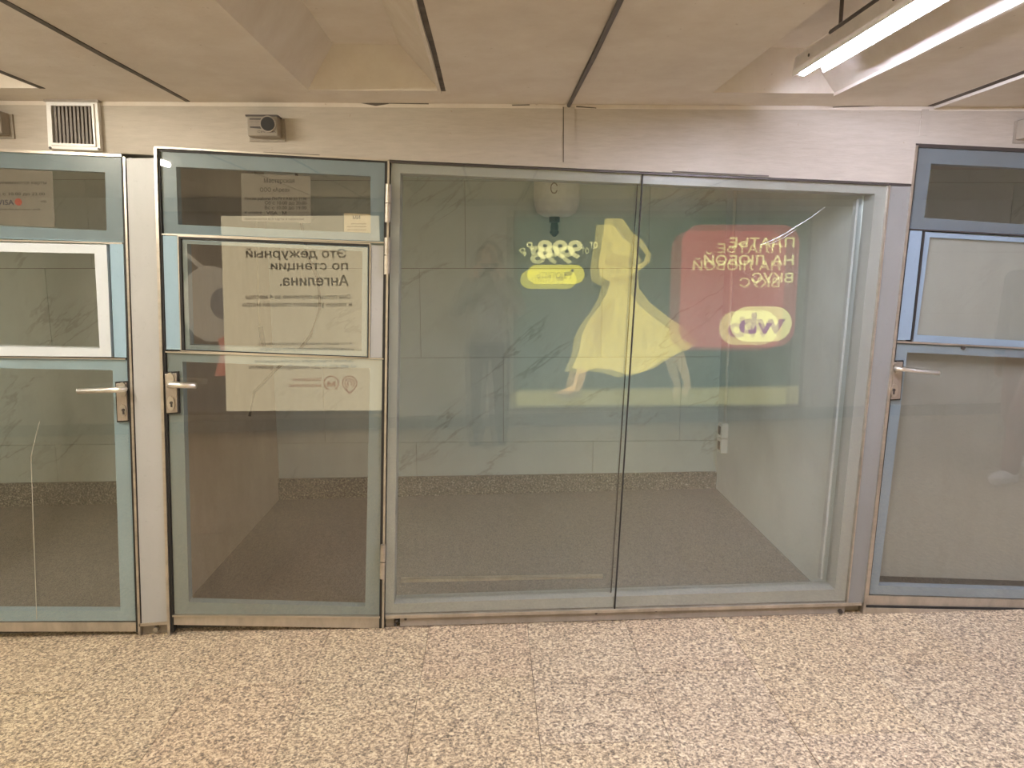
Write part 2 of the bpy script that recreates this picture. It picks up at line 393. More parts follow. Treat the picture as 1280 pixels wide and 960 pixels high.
# partitions between booths
XP1 = XZ(349, 600, YB)[0]; XP2 = XZ(894, 600, YB)[0]
def partition(x0, x1, m, label):
    bm = NB(); box(bm, x0, x1, Y0 + .10, YB, -.2, ZC)
    return props(obj('wall_partition', bm, m), label, 'wall', None, 'structure')
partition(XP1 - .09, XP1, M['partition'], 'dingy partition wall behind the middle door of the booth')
pr = partition(XP2, XP2 + .10, M['booth_plaster'], 'whitish, softly streaked side wall of the booth beside the socket boxes')
partition(-4.35, -4.25, M['booth_plaster'], 'side wall of the neighbouring booth, out of sight')

# ------------------------------------------------------------------ glazed fronts
def part_ring(name, parent, outer, inner, m, ya=Y0 + .008, yb=Y0 + .05):
    return obj(name, ring(NB(), outer, inner, ya, yb), m, parent)
def part_quad(name, parent, pix, m, ya=Y0 + .008, yb=Y0 + .05):
    return obj(name, pq(NB(), pix, ya, yb), m, parent)
def handle(parent, plate, lever, locks, lever_r):
    cx, cy = sum(p[0] for p in plate) / 4, sum(p[1] for p in plate) / 4
    obj('plate_recess', prism(NB(), [XZ(cx + (p[0] - cx) * 1.22, cy + (p[1] - cy) * 1.07) for p in plate], Y0 - .004, Y0 + .02), M['rubber'], parent)
    pl = obj('handle_plate', prism(NB(), [XZ(*p) for p in plate], Y0 - .010, Y0 + .02), M['plate'], parent, bevel=.003)
    cx = sum(p[0] for p in plate) / 4 
    (x0, y0), (x1, y1) = lever
    a = P(x0, y0, Y0 - .01); b = P(x0, y0, Y0 - .055); c = P(x1, y1, Y0 - .055)
    mid = [b[i] + (c[i] - b[i]) * .12 for i in range(3)]
    bm = tube(NB(), [a, (b[0], b[1] + .012, b[2]), (b[0] + (c[0] - b[0]) * .04, b[1] + .003, b[2]), mid, c], lever_r, 10)
    obj('lever', bm, M['chrome'], pl, smooth=True)
    for (lx, ly, rx, rz) in locks:
        q = P(lx, ly, Y0 - .012)
        obj('rosette', disc_y(NB(), q[0], q[2], rx, rz, Y0 - .018, Y0 - .009), M['steel'], pl)
    q = P(locks[-1][0], locks[-1][1] + 1, Y0 - .02)
    bm = disc_y(NB(), q[0], q[2] + .005, .006, .006, Y0 - .022, Y0 - .017, 12); prism(bm, [(q[0] - .003, q[2] - .013), (q[0] + .003, q[2] - .013), (q[0] + .003, q[2]), (q[0] - .003, q[2])], Y0 - .022, Y0 - .017)
    obj('keyhole', bm, M['dark_metal'], pl)
    return pl

# door 1 : cut by the edge of the picture, white hatch
d1 = empty('door_1', P(20, 792), 'pale blue glazed booth door with a white-framed hatch below the grey vent', 'door', None, 'structure')
A0 = -118
part_ring('transom_frame', d1, [(A0, 184), (151, 197), (155, 303), (A0, 294)], [(A0 + 18, 205), (130, 215), (132, 288), (A0 + 20, 278)], M['blue'])
tg1 = part_quad('transom_glass', d1, [(A0, 185), (150, 197.5), (154, 302), (A0, 293)], M['glass_dark'], Y0, Y0 + .006)
part_ring('hatch_frame', d1, [(A0 + 22, 301), (134, 306), (140, 446), (A0 + 24, 444)], [(A0 + 34, 313), (119, 317), (125.5, 435.5), (A0 + 36, 431)], M['white'], Y0 - .006)
part_quad('hatch_glass', d1, [(A0 + 32, 311), (121, 315), (127, 437), (A0 + 34, 433)], M['glass_clear'], Y0 + .012, Y0 + .018)
part_quad('side_panel', d1, [(137, 305), (154, 305), (158.5, 447), (143, 446.5)], M['blue'], Y0)
part_quad('side_panel', d1, [(A0, 300), (A0 + 20, 300), (A0 + 22, 442), (A0 + 2, 442)], M['blue'], Y0)
part_ring('door_leaf', d1, [(A0 + 2, 446), (157.5, 450), (169.5, 777), (A0 + 8, 778)], [(A0 + 20, 459), (139.5, 463), (149.5, 765), (A0 + 24, 764)], M['blue'])
part_quad('door_glass', d1, [(A0 + 3, 447), (157, 451), (169, 776), (A0 + 9, 777)], M['glass_clear'], Y0, Y0 + .006)
part_quad('sill_bar', d1, [(A0, 778.5), (171, 778.5), (172, 790), (A0, 790)], M['sill'], Y0 + .004)
part_quad('rubber_seal', d1, [(151.5, 197), (154.5, 197), (173.5, 790), (170.5, 790)], M['rubber'], Y0 - .003, Y0 + .03)
part_quad('rubber_seal', d1, [(156.8, 197), (158.2, 197), (177.5, 781), (176.2, 781)], M['rubber'], Y0 - .003, Y0 + .03)
part_quad('edge_profile', d1, [(154.4, 196), (157, 196), (176.5, 795), (173.5, 795)], M['steel'], Y0 - .006)
part_quad('rail_profile', d1, [(A0, 296.5), (153, 303.3), (153, 305), (A0, 298.5)], M['steel'], Y0 - .003)
part_quad('rail_profile', d1, [(A0, 444.2), (157, 448), (157, 449.5), (A0, 446)], M['steel'], Y0 - .003)
part_quad('top_profile', d1, [(A0, 181), (153, 193), (153, 196.5), (A0, 184.5)], M['steel'], Y0 - .008)
part_quad('crack_line', d1, [(38.4, 570), (39.1, 570), (46.3, 774), (45.6, 774)], M['cable_white'], Y0 - .001, Y0 + .001)
part_quad('crack_line', d1, [(49, 527), (49.6, 527), (39.1, 570), (38.4, 570)], M['cable_white'], Y0 - .001, Y0 + .001)
handle(d1, [(146, 479), (159, 478), (161, 525), (148, 526)], ((154, 487), (97, 489)), ((153.5, 487, .016, .031), (154, 513, .014, .026)), .0115)

# pillar 1
t1 = empty('trim_1', P(195, 795), 'tall warm grey panel between the white-hatch door and the hinged door', 'pillar', None, 'structure')
part_quad('panel', t1, [(158, 198), (193, 197.5), (210, 777), (177.5, 779)], M['grey'], Y0 - .002, Y0 + .1)
part_quad('edge_profile', t1, [(193.3, 184), (197, 184), (214, 795), (210.5, 795)], M['steel'], Y0 - .010)
part_quad('foot_rail', t1, [(174, 779), (212, 776), (212, 779.5), (174, 782.5)], M['steel'], Y0 - .006)
part_quad('foot_plate', t1, [(176, 782), (212, 779), (213, 793), (176.5, 795)], M['plinth'], Y0 + .02)
q = P(195, 786.5); 
obj('bolt', tube(NB(), [(q[0], Y0 + .025, q[2]), (q[0], Y0 - .008, q[2])], .011, 6), M['steel'], t1)

# door 2 : hinged, handle
d2 = empty('door_2', P(346, 787), 'pale blue glazed booth door hinged beside the large window, opening-hours sheet in its transom', 'door', None, 'structure')
part_ring('transom_frame', d2, [(199.5, 189), (481, 202), (480, 302), (204, 291.5)], [(219, 208), (462.5, 220), (463, 291.5), (221.5, 280.5)], M['blue'])
tg2 = part_quad('transom_glass', d2, [(200, 189.5), (480.5, 202.5), (479.5, 301.5), (204.5, 291)], M['glass_dark'], Y0, Y0 + .006)
part_ring('hatch_frame', d2, [(227, 299.5), (460, 309), (459, 446), (231, 437)], [(233, 304.8), (452.5, 314), (451.5, 439), (236.5, 431.3)], M['blue'], Y0 + .006)
part_quad('hatch_glass', d2, [(227.5, 300), (459.5, 309.5), (458.5, 445.5), (231.5, 436.5)], M['glass_door'], Y0 + .0, Y0 + .005)
part_quad('side_panel', d2, [(203.5, 294.5), (221, 295), (225.5, 437), (208, 437)], M['blue'], Y0)
part_quad('side_panel', d2, [(464, 306.5), (480.5, 307), (479.5, 447.5), (462.5, 447)], M['grey'], Y0)
part_ring('hatch_seal', d2, [(222.5, 295), (462.5, 305), (461, 447.5), (226.5, 438.5)], [(226, 298.5), (460.5, 308), (459.3, 446.4), (230.5, 437.5)], M['rubber'], Y0 - .002, Y0 + .02)
part_ring('hatch_profile', d2, [(222, 294.2), (463.6, 304.2), (462.2, 448), (226, 439)], [(223.3, 295.6), (462.2, 305.4), (460.9, 446.8), (227.2, 438)], M['steel'], Y0 - .004, Y0 + .006)
part_ring('door_leaf', d2, [(208, 441), (479.7, 449.5), (474, 769.5), (217.5, 768.5)], [(227, 452.5), (462, 460.8), (456, 759.5), (235, 753.5)], M['blue'])
part_quad('door_glass', d2, [(208.5, 441.5), (479, 450), (473.5, 769), (218, 768)], M['glass_door'], Y0, Y0 + .006)
part_quad('rail_profile', d2, [(203, 291.8), (480, 302.5), (480, 304), (203, 293.6)], M['steel'], Y0 - .004)
part_quad('rail_profile', d2, [(207, 438.8), (479.5, 447.8), (479.5, 449.3), (207, 440.6)], M['steel'], Y0 - .004)
part_quad('sill_bar', d2, [(217, 769), (475, 771), (475.5, 785.5), (217.5, 781)], M['sill'], Y0 + .0)
part_quad('sill_lip', d2, [(216, 768.3), (475, 770), (475, 772.2), (216, 770.4)], M['steel'], Y0 - .006, Y0 + .01)
part_quad('rubber_seal', d2, [(196.8, 189), (199.6, 189), (217.5, 790), (214.5, 790)], M['rubber'], Y0 - .003, Y0 + .03)
part_quad('rubber_seal', d2, [(481, 201), (484.2, 201), (477.2, 785), (474, 785)], M['rubber'], Y0 - .003, Y0 + .03)
part_quad('top_profile', d2, [(196, 183.2), (486, 199.6), (486, 201.8), (196, 185.6)], M['steel'], Y0 - .010)
part_quad('rubber_seal', d2, [(199, 186.6), (482, 200.8), (482, 203.2), (199, 189.2)], M['rubber'], Y0 - .002)
part_quad('hinge_post', d2, [(484.6, 199), (487.2, 199), (480, 785), (477.4, 785)], M['steel'], Y0 - .006)
for (xa, ya, xb, yb, yc) in ((485.4, 230, 484.4, 278, 254), (484.2, 297, 483.4, 343, 319), (479, 681, 477.8, 723, 702)):
    h = None
    for a, b in ((ya, yc - .5), (yc + .5, yb)):
        xx = xa + (xb - xa) * (a - ya) / (yb - ya); x2 = xa + (xb - xa) * (b - ya) / (yb - ya)
        o = obj('hinge_knuckle' if h else 'hinge', tube(NB(), [P(xx, a, Y0 - .014), P(x2, b, Y0 - .014)], .0115, 12), M['steel'], h or d2, smooth=False)
        h = h or o
handle(d2, [(207, 467), (222, 466), (223, 515), (209, 516)], ((212, 481), (245, 482)), ((213, 475, .016, .031), (214, 504, .015, .030)), .0125)

# window 1
wd = empty('window_1', P(770, 784), 'wide frameless two-pane shop window in a grey-green border', 'window', None, 'structure')
part_ring('border_frame', wd, [(489, 203), (1111, 232), (1057.5, 752), (481, 768)], [(500, 216), (1095.5, 242), (1045, 738), (492, 756)], M['green'], Y0 + .010, Y0 + .10)
part_quad('window_glass', wd, [(489, 203.5), (803, 218), (768.3, 762), (481.5, 769)], M['glass_win'], Y0, Y0 + .004)
part_quad('window_glass', wd, [(804.6, 218), (1111, 232), (1057, 752.5), (769.6, 762)], M['glass_win'], Y0, Y0 + .004)
def tilted(pix, ax, az, yc):              # inner pane, leaning a fraction of a degree
    o = pq(NB(), pix, yc, yc + .003); c = Vector(P(800, 480)); c.y = yc
    bmesh.ops.transform(o, matrix=Matrix.Translation(c) @ Matrix.Rotation(math.radians(az), 4, 'Z') @ Matrix.Rotation(math.radians(ax), 4, 'X') @ Matrix.Translation(-c), verts=o.verts[:])
    return o
obj('inner_glass', tilted([(502, 219), (1093, 243), (1043, 736), (494, 755)], -.34, .42, Y0 + .066), M['glass_win'], wd)
part_quad('pane_joint', wd, [(802.6, 217.5), (804.2, 217.5), (769, 763), (767.4, 763)], M['rubber'], Y0 - .002, Y0 + .006)
part_quad('inner_joint', wd, [(800, 219), (801.3, 219), (766, 757), (764.8, 757)], M['rubber'], Y0 + .05, Y0 + .056)
part_quad('edge_profile', wd, [(1110.5, 231), (1112.6, 231), (1059.5, 753), (1057.6, 753)], M['steel'], Y0 - .006)
part_quad('jamb_strip', wd, [(1086, 246), (1089, 246), (1040, 735), (1037.5, 735)], M['white'], Y0 + .10, Y0 + .13)
part_quad('top_profile', wd, [(487, 201), (1138, 230.5), (1138, 233), (487, 203.4)], M['dark_metal'], Y0 - .008)
part_quad('sill_lip', wd, [(482, 768.8), (1076, 752.4), (1076, 756), (482, 772.6)], M['sill'], Y0 - .008)
part_quad('sill_bar', wd, [(500, 772), (1056, 756.2), (1056, 767), (500, 783.5)], M['plinth'], Y0 + .004)
part_quad('foot_bracket', wd, [(482, 772.5), (492, 772), (492, 784), (482, 785)], M['plinth'], Y0 + .012)
for x, y in ((496, 776), (494, 781), (507, 773.5), (745, 766), (820, 763)):
    q = P(x, y); obj('screw', disc_y(NB(), q[0], q[2], .006, .006, Y0 - .004, Y0 + .01, 10), M['dark_metal'], wd)
part_quad('inner_sill', wd, [(496, 741), (760, 737), (760, 739), (496, 745)], M['sill'], Y0 + .14, Y0 + .17)

pts = [P(x, y, Y0 - .0012) for x, y in ((951, 306), (968, 299), (985, 290), (1000, 280), (1012, 273), (1031, 259))]  # thin white curved streaks laid on the pane
obj('glass_streak', tube(NB(), pts, [.0008, .002, .0022, .0022, .0015, .0008], 6), M['white'], wd)
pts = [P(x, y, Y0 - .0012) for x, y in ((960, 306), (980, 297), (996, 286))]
obj('glass_streak', tube(NB(), pts, [.0006, .0014, .0006], 6), M['white'], wd)
# pillar 2
t2 = empty('trim_2', P(1068, 768), 'cool grey panel between the large window and the door with boarded panes', 'pillar', None, 'structure')
part_quad('panel', t2, [(1113, 232.5), (1138.5, 233), (1083, 754), (1060, 754)], M['grey2'], Y0 - .002, Y0 + .1)
part_quad('edge_profile', t2, [(1144, 182), (1146.4, 182), (1079.6, 769), (1076.8, 769)], M['steel'], Y0 - .010)
part_quad('edge_profile', t2, [(1138.4, 232), (1140.5, 232), (1084, 754), (1082, 754)], M['steel'], Y0 - .006)
part_quad('foot_plate', t2, [(1058, 756.5), (1077, 755.5), (1077, 767.5), (1056, 768)], M['plinth'], Y0 + .03)
q = P(1050, 764); obj('bolt', tube(NB(), [(q[0], Y0 + .03, q[2]), (q[0], Y0 - .008, q[2])], .010, 6), M['dark_metal'], t2)

# door 3 : boarded inside
d3 = empty('door_3', P(1240, 766), 'slate blue booth door whose hatch and lower pane are boarded inside', 'door', None, 'structure')
B1 = 1418
part_ring('transom_frame', d3, [(1148.5, 184), (B1, 197), (B1 - 6, 300), (1138.5, 285.5)], [(1165.5, 204), (B1 - 20, 216), (B1 - 24, 288), (1156.5, 272)], M['blue2'])
part_quad('transom_glass', d3, [(1149, 184.5), (B1, 197.5), (B1 - 6, 299), (1139, 285)], M['glass_dark'], Y0, Y0 + .006)
part_quad('side_panel', d3, [(1137.8, 288), (1153, 288.5), (1138, 425), (1121, 425)], M['blue2'], Y0)
part_ring('hatch_frame', d3, [(1157, 290), (B1 - 24, 304), (B1 - 32, 440), (1141.5, 427)], [(1163, 296.5), (B1 - 30, 309), (B1 - 38, 432), (1147, 418.5)], M['blue2'], Y0 + .004)
part_quad('hatch_board', d3, [(1159, 293), (B1 - 26, 306), (B1 - 34, 437), (1144, 422)], M['board'], Y0 + .02, Y0 + .03)
part_quad('hatch_glass', d3, [(1162.6, 296), (B1 - 29, 308.5), (B1 - 37, 432.5), (1146.6, 419)], M['glass_clear'], Y0 + .008, Y0 + .012)
part_quad('rubber_seal', d3, [(1154, 288), (1156.5, 288), (1141, 427), (1138.5, 427)], M['rubber'], Y0 - .002, Y0 + .04)
part_quad('rail_profile', d3, [(1138, 285.6), (B1 - 6, 300), (B1 - 6, 301.6), (1138, 287.4)], M['dark_metal'], Y0 - .003)
part_quad('rail_profile', d3, [(1120.5, 426), (B1 - 14, 441), (B1 - 14, 442.8), (1120.5, 428.4)], M['steel'], Y0 - .003)
part_ring('door_leaf', d3, [(1119.5, 429.5), (B1 - 14, 443), (B1 - 40, 752), (1086.5, 743.5)], [(1135.5, 440.5), (B1 - 32, 453), (B1 - 55, 741), (1099.5, 733)], M['blue2'])
part_quad('door_glass', d3, [(1120, 430), (B1 - 14.5, 443.5), (B1 - 40, 751.5), (1087, 743)], M['glass_clear'], Y0, Y0 + .006)
part_quad('backing_board', d3, [(1130, 434), (B1 - 26, 448), (B1 - 50, 737), (1095, 728)], M['board_low'], Y0 + .075, Y0 + .09)
part_quad('rubber_seal', d3, [(1146.2, 184), (1148.2, 184), (1086, 744), (1083, 744)], M['rubber'], Y0 - .003)
part_quad('rubber_seal', d3, [(1082, 756.6), (B1 - 38, 762.3), (B1 - 38, 764.6), (1080.5, 759)], M['rubber'], Y0 - .004)
part_quad('top_profile', d3, [(1144, 179.6), (B1 + 3, 192.6), (B1 + 3, 197), (1144, 184)], M['dark_metal'], Y0 - .008)
part_quad('sill_bar', d3, [(1083, 744.5), (B1 - 38, 753), (B1 - 38, 763), (1081.5, 757)], M['sill'], Y0 + .004)
part_quad('plinth_bar', d3, [(1080.5, 758.8), (B1 - 38, 764.6), (B1 - 38, 768), (1079.5, 768)], M['sill'], Y0 - .006)
handle(d3, [(1116, 452.5), (1127.5, 452), (1124, 498), (1112.5, 499)], ((1122, 461), (1174, 466.5)), ((1121.5, 459, .014, .024), (1117.5, 488, .014, .028)), .009)
q = P(1204, 435); obj('leaf_screw', disc_y(NB(), q[0], q[2], .008, .008, Y0 - .004, Y0 + .004, 12), M['dark_metal'], d3)

# unseen booth row ends: assumed shop windows, glazed to let more light in
for nm, o4, lb in (('window_2', [(-560, 165), (A0 - 4, 186), (A0 + 6, 786), (-560, 800)], 'unseen shop window assumed past the white-hatch door, lets light into the booth'), ('window_3', [(B1 + 6, 200), (1960, 228), (1960, 738), (B1 - 34, 754)], 'unseen shop window assumed past the boarded door, lets light into the booth')):
    wn = empty(nm, P(o4[3][0], o4[3][1]), lb, 'window', None, 'structure')
    i4 = [(o4[0][0] + 14, o4[0][1] + 12), (o4[1][0] - 14, o4[1][1] + 12), (o4[2][0] - 14, o4[2][1] - 14), (o4[3][0] + 14, o4[3][1] - 14)]
    part_ring('border_frame', wn, o4, i4, M['green'], Y0 + .010, Y0 + .10)
    part_quad('window_glass', wn, o4, M['glass_win'], Y0, Y0 + .004)
    part_quad('sill_bar', wn, [o4[3], o4[2], (o4[2][0], o4[2][1] + 26), (o4[3][0], o4[3][1] + 30)], M['plinth'], Y0 + .004)
for nm, pix, lb in (('trim_3', [(-900, 140), (-563, 165), (-563, 830), (-900, 850)], 'unseen grey panel added past the booth row in the west, blocks light'), ('trim_4', [(1963, 228), (2300, 246), (2300, 745), (1963, 765)], 'unseen grey panel added past the booth row in the east, blocks light')):
    bm = pq(NB(), pix, Y0, Y0 + .1); props(obj(nm, bm, M['grey']), lb, 'pillar', None, 'structure')  # unseen end panels, added only to block light

# ------------------------------------------------------------------ text
def text_bm(body, corner_a, corner_b, y, mirror, bold=0):
    """flat lettering filling the box corner_a (x, z: line start, baseline) .. corner_b (line end, cap top)"""
    c = bpy.data.curves.new('t', 'FONT'); c.body = body
    o = bpy.data.objects.new('t', c); C.objects.link(o)
    dg = bpy.context.evaluated_depsgraph_get(); dg.update()
    cu = o.to_curve(dg); loops = []
    for sp in cu.splines:                  # outline of every stroke, sampled
        bp = sp.bezier_points; pts = []
        if sp.type == 'BEZIER':
            for k in range(len(bp)):
                p0, p1 = bp[k], bp[(k + 1) % len(bp)]; q0, q1, q2, q3 = (Vector(v_[:2]) for v_ in (p0.co, p0.handle_right, p1.handle_left, p1.co))
                n = 1 if (q1 - q0).cross(q3 - q0) ** 2 + (q2 - q0).cross(q3 - q0) ** 2 < 1e-10 else 5
                for j in range(n):
                    t = j / n; pts.append(q0 * (1 - t) ** 3 + q1 * 3 * t * (1 - t) ** 2 + q2 * 3 * t * t * (1 - t) + q3 * t ** 3)
        else: pts = [Vector(p.co[:2]) for p in sp.points]
        out = [p for k, p in enumerate(pts) if (p - pts[k - 1]).length > 1e-5]
        if len(out) > 2: loops.append(out)
    o.to_curve_clear(); bpy.data.objects.remove(o); bpy.data.curves.remove(c)
    area = lambda l: sum(l[k - 1].cross(l[k]) for k in range(len(l))) / 2
    glyphs = []                            # strokes that overlap in x belong to one glyph
    for l in sorted(loops, key=lambda l: min(p.x for p in l)):
        lo, hi = min(p.x for p in l), max(p.x for p in l)
        if glyphs and lo < glyphs[-1][1] - 1e-4: glyphs[-1][0].append(l); glyphs[-1][1] = max(hi, glyphs[-1][1])
        else: glyphs.append([[l], hi])
    signs = [1 if area(max(ls, key=lambda l: abs(area(l)))) > 0 else -1 for ls, _h in glyphs]
    if bold:
        for (ls, _h), sg in zip(glyphs, signs):
            for i, l in enumerate(ls):
                nl = []
                for k, p in enumerate(l):
                    d0 = (p - l[k - 1]).normalized(); d1 = (l[(k + 1) % len(l)] - p).normalized()
                    n0, n1 = Vector((d0.y, -d0.x)) * sg, Vector((d1.y, -d1.x)) * sg
                    nl.append(p + (n0 + n1) / max(1 + n0.dot(n1), .5) * bold)
                ls[i] = nl
    bm = NB(); flatp = [p for ls, _h in glyphs for l in ls for p in l]
    x0, x1 = min(p.x for p in flatp), max(p.x for p in flatp)
    sx = (corner_b[0] - corner_a[0]) / (x1 - x0); sz = (corner_b[1] - corner_a[1]) / .73
    def wind(p, ls):                       # winding number, so that overlapping strokes stay filled
        n = 0
        for l in ls:
            for k in range(len(l)):
                a_, b_ = l[k - 1], l[k]
                if a_.y <= p.y:
                    if b_.y > p.y and (b_ - a_).cross(p - a_) > 0: n += 1
                elif b_.y <= p.y and (b_ - a_).cross(p - a_) < 0: n -= 1
        return n
    for (ls, _h), sg in zip(glyphs, signs):
        pv, pe = [], []
        for l in ls:
            o_ = len(pv); pv += l; pe += [(o_ + k, o_ + (k + 1) % len(l)) for k in range(len(l))]
        cv, _e, cf = delaunay_2d_cdt(pv, pe, [], 0, 1e-5)[:3]
        vs = {}
        for f in cf:
            if wind(sum((cv[i] for i in f), Vector((0, 0))) / len(f), ls) * sg > 0:
                for i in f:
                    if i not in vs: vs[i] = bm.verts.new((corner_a[0] + (cv[i].x - x0) * sx, y, corner_a[1] + cv[i].y * sz))
                try: bm.faces.new([vs[i] for i in f])
                except ValueError: pass
    bm.faces.index_update(); return bm
def text_front(name, parent, body, x0, y0, x1, y1, m, Y):      # pixels, on a plane seen straight on
    a = XZ(x0, y0, Y); b = XZ(x1, y1, Y)
    o = obj(name, text_bm(body, a, b, Y, False, .014), m, parent)
    if ' ' in body: o['kind'] = 'stuff'
    return o

# ------------------------------------------------------------------ light boxes on the wall across (seen mirrored)
YF = YOPP + .10                            # their faces
YV = 2 * Y0 - YF                           # where the glass mirrors that face
def R(px, py): return XZ(px, py, YV)       # mirrored photo pixel -> (x, z) on the face
def flat(pts, lift=0): return prism(NB(), pts, YF + .001 + lift, YF + .0018 + lift)
def lightbox(pl, pr_, pt, pb, label, face_mat):
    a = R(pl, pb); b = R(pr_, pt)
    t = empty('advertising_lightbox', (((a[0] + b[0]) / 2), YOPP, a[1]), label, 'lightbox')
    bm = NB(); x0, z0, x1, z1 = a[0], a[1], b[0], b[1]
    for q in ((x0 - .03, x0, z0 - .03, z1 + .03), (x1, x1 + .03, z0 - .03, z1 + .03), (x0, x1, z0 - .03, z0), (x0, x1, z1, z1 + .03)):
        box(bm, q[0], q[1], YOPP + .004, YF + .012, q[2], q[3])
    obj('casing', bm, M['dark_metal'], t)
    bm = NB(); box(bm, x0, x1, YOPP + .01, YF, z0, z1); obj('poster', bm, face_mat, t)
    return t
E = {}
E['teal'] = emit('poster_teal', (0.017, 0.047, 0.033), .8)
E['dress'] = emit('poster_dress', (0.685, 0.549, 0.146), 1.0, .35)
E['fold'] = emit('poster_fold', (0.484, 0.363, 0.096), 1.0)
E['yellow'] = emit('poster_yellow', (0.887, 0.790, 0.065), 1.0)
E['pale'] = emit('poster_pale_yellow', (0.990, 0.910, 0.357), 1.0)
E['red'] = emit('poster_red', (0.328, 0.078, 0.070), 1.0)
E['ground'] = emit('poster_ground', (0.238, 0.216, 0.082), .9, .25)
E['skin'] = emit('poster_skin', (0.564, 0.363, 0.161), 1.0)
E['shade'] = emit('poster_shade', (.12, .1, .08), 1.0)
E['cream'] = emit('poster_cream', (0.858, 0.720, 0.463), .9)
E['photo'] = emit('poster_photo', (0.030, 0.025, 0.022), 1.0, .4)
E['disc'] = emit('poster_disc', (0.302, 0.259, 0.194), 1.0)
E['hub'] = emit('poster_hub', (0.084, 0.084, 0.084), 1.0)
E['text'] = emit('poster_text', (0.027, 0.019, 0.013), 1.0)
E['redtext'] = emit('poster_red_text', (0.385, 0.140, 0.070), 1.0)
def rtext(parent, body, xs, yb, xe, yt, m, lift=.002, name='lettering', bold=.016):
    bm = text_bm(body, R(xs, yb), R(xe, yt), YF + .001 + lift, True, bold)
    words_ = body.split(' ')
    if len(words_) == 1 or yb - yt < 7:        # small print stays one piece
        o = obj(name, bm, m, parent)
        if len(words_) > 1: o['kind'] = 'stuff'
        return o
    em = abs(R(xs, yb)[1] - R(xs, yt)[1]) * .16    # split a headline at its word gaps
    fs = sorted(((max(v.co.x for v in f.verts), min(v.co.x for v in f.verts), f.index) for f in bm.faces), reverse=True)
    groups, edge = [], None
    for hi, lo, i in fs:
        if edge is None or hi < edge - em: groups.append(set())
        groups[-1].add(i); edge = lo if edge is None else min(edge, lo)
    for g in groups:
        b2 = bm.copy(); b2.faces.ensure_lookup_table()
        bmesh.ops.delete(b2, geom=[f for f in b2.faces if f.index not in g], context='FACES')
        obj(name, b2, m, parent)
    bm.free()
lb1 = lightbox(646, 1012, 268, 507, 'lit teal poster of a walking yellow dress with a red sale badge', E['teal'])
_a, _b = R(646, 507), R(1012, 268)
obj('ground_print', flat([(_a[0] + .002, R(647, 487)[1]), (_b[0] - .002, R(1011, 482)[1]), (_b[0] - .002, _a[1] + .004), (_a[0] + .002, _a[1] + .004)]), E['ground'], lb1)
dress = [(756, 273), (778, 273), (790, 290), (803, 300), (814, 318), (812, 328), (797, 340), (799, 360), (812, 378), (835, 396), (858, 412), (872, 428), (862, 436), (838, 447), (818, 460), (800, 466), (782, 468), (764, 462), (745, 460), (735, 463), (715, 460), (724, 440), (727, 420), (735, 402), (748, 385), (758, 368), (763, 352), (750, 345), (748, 330), (751, 312), (754, 295)]
obj('dress_print', flat([R(*p) for p in dress], .001), E['dress'], lb1)
for pts in ([(762, 352), (797, 350), (797, 344), (762, 346)], [(740, 405), (770, 372), (762, 410), (746, 450)], [(758, 315), (790, 322), (785, 336), (756, 330)]):
    obj('dress_fold', flat([R(*p) for p in pts], .002), E['fold'], lb1)
obj('leg_print', flat([R(*p) for p in ((722, 460), (734, 462), (728, 483), (722, 491), (703, 492), (702, 488), (716, 482))], .0015), E['skin'], lb1)
obj('leg_print', flat([R(*p) for p in ((843, 446), (855, 440), (862, 470), (864, 484), (856, 496), (852, 490), (855, 478), (848, 462))], .0015), emit('poster_leg', (.4, .3, .15), 1), lb1)
obj('dress_gap', flat([R(*p) for p in ((799, 308), (807, 318), (805, 326), (797, 332))], .002), E['teal'], lb1)
obj('shoe_print', flat([R(*p) for p in ((698, 488), (728, 490), (728, 497), (700, 494))], .002), E['shade'], lb1)
def rr(pl, pt, pr_, pb, rpx, lift, m, nm, parent):
    a, b = R(pl, pb), R(pr_, pt); s = (b[0] - a[0]) / (pr_ - pl)
    return obj(nm, flat(rrect((a[0] + b[0]) / 2, (a[1] + b[1]) / 2, (b[0] - a[0]) / 2, (b[1] - a[1]) / 2, rpx * s), lift), m, parent)
rr(848, 281, 1001, 434, 24, .001, E['red'], 'badge_print', lb1)
rtext(lb1, 'ПЛАТЬЕ', 993, 309, 912, 297, E['pale']); rtext(lb1, 'НА ЛЮБОЙ', 992, 331, 880, 319, E['pale']); rtext(lb1, 'ВКУС', 991, 353, 940, 341, E['pale'])
rr(912, 383, 991, 427, 22, .002, E['pale'], 'pill_print', lb1)
rtext(lb1, 'wb', 981, 416, 925, 390, emit('poster_purple', (.25, .08, .2), 1.0), .003, bold=.03)
rtext(lb1, '998', 728, 322, 672, 300, E['pale'], bold=.035); rtext(lb1, 'от', 747, 310, 737, 300, E['pale']); rtext(lb1, '₽', 667, 313, 658, 303, E['pale'])
rr(659, 331, 731, 355, 12, .001, E['yellow'], 'button_print', lb1)
rtext(lb1, 'КУПИТЬ', 703, 347.5, 671, 340, E['text'], .003)
obj('cart_print', flat([R(*p) for p in ((718, 337), (714, 345), (706, 345), (704, 340), (712, 339.5), (716, 336))], .002), E['text'], lb1)
for x in (707, 713):
    q = R(x, 347.5); obj('cart_wheel', disc_y(NB(), q[0], q[1], .009, .009, YF + .003, YF + .004, 10), E['text'], lb1)

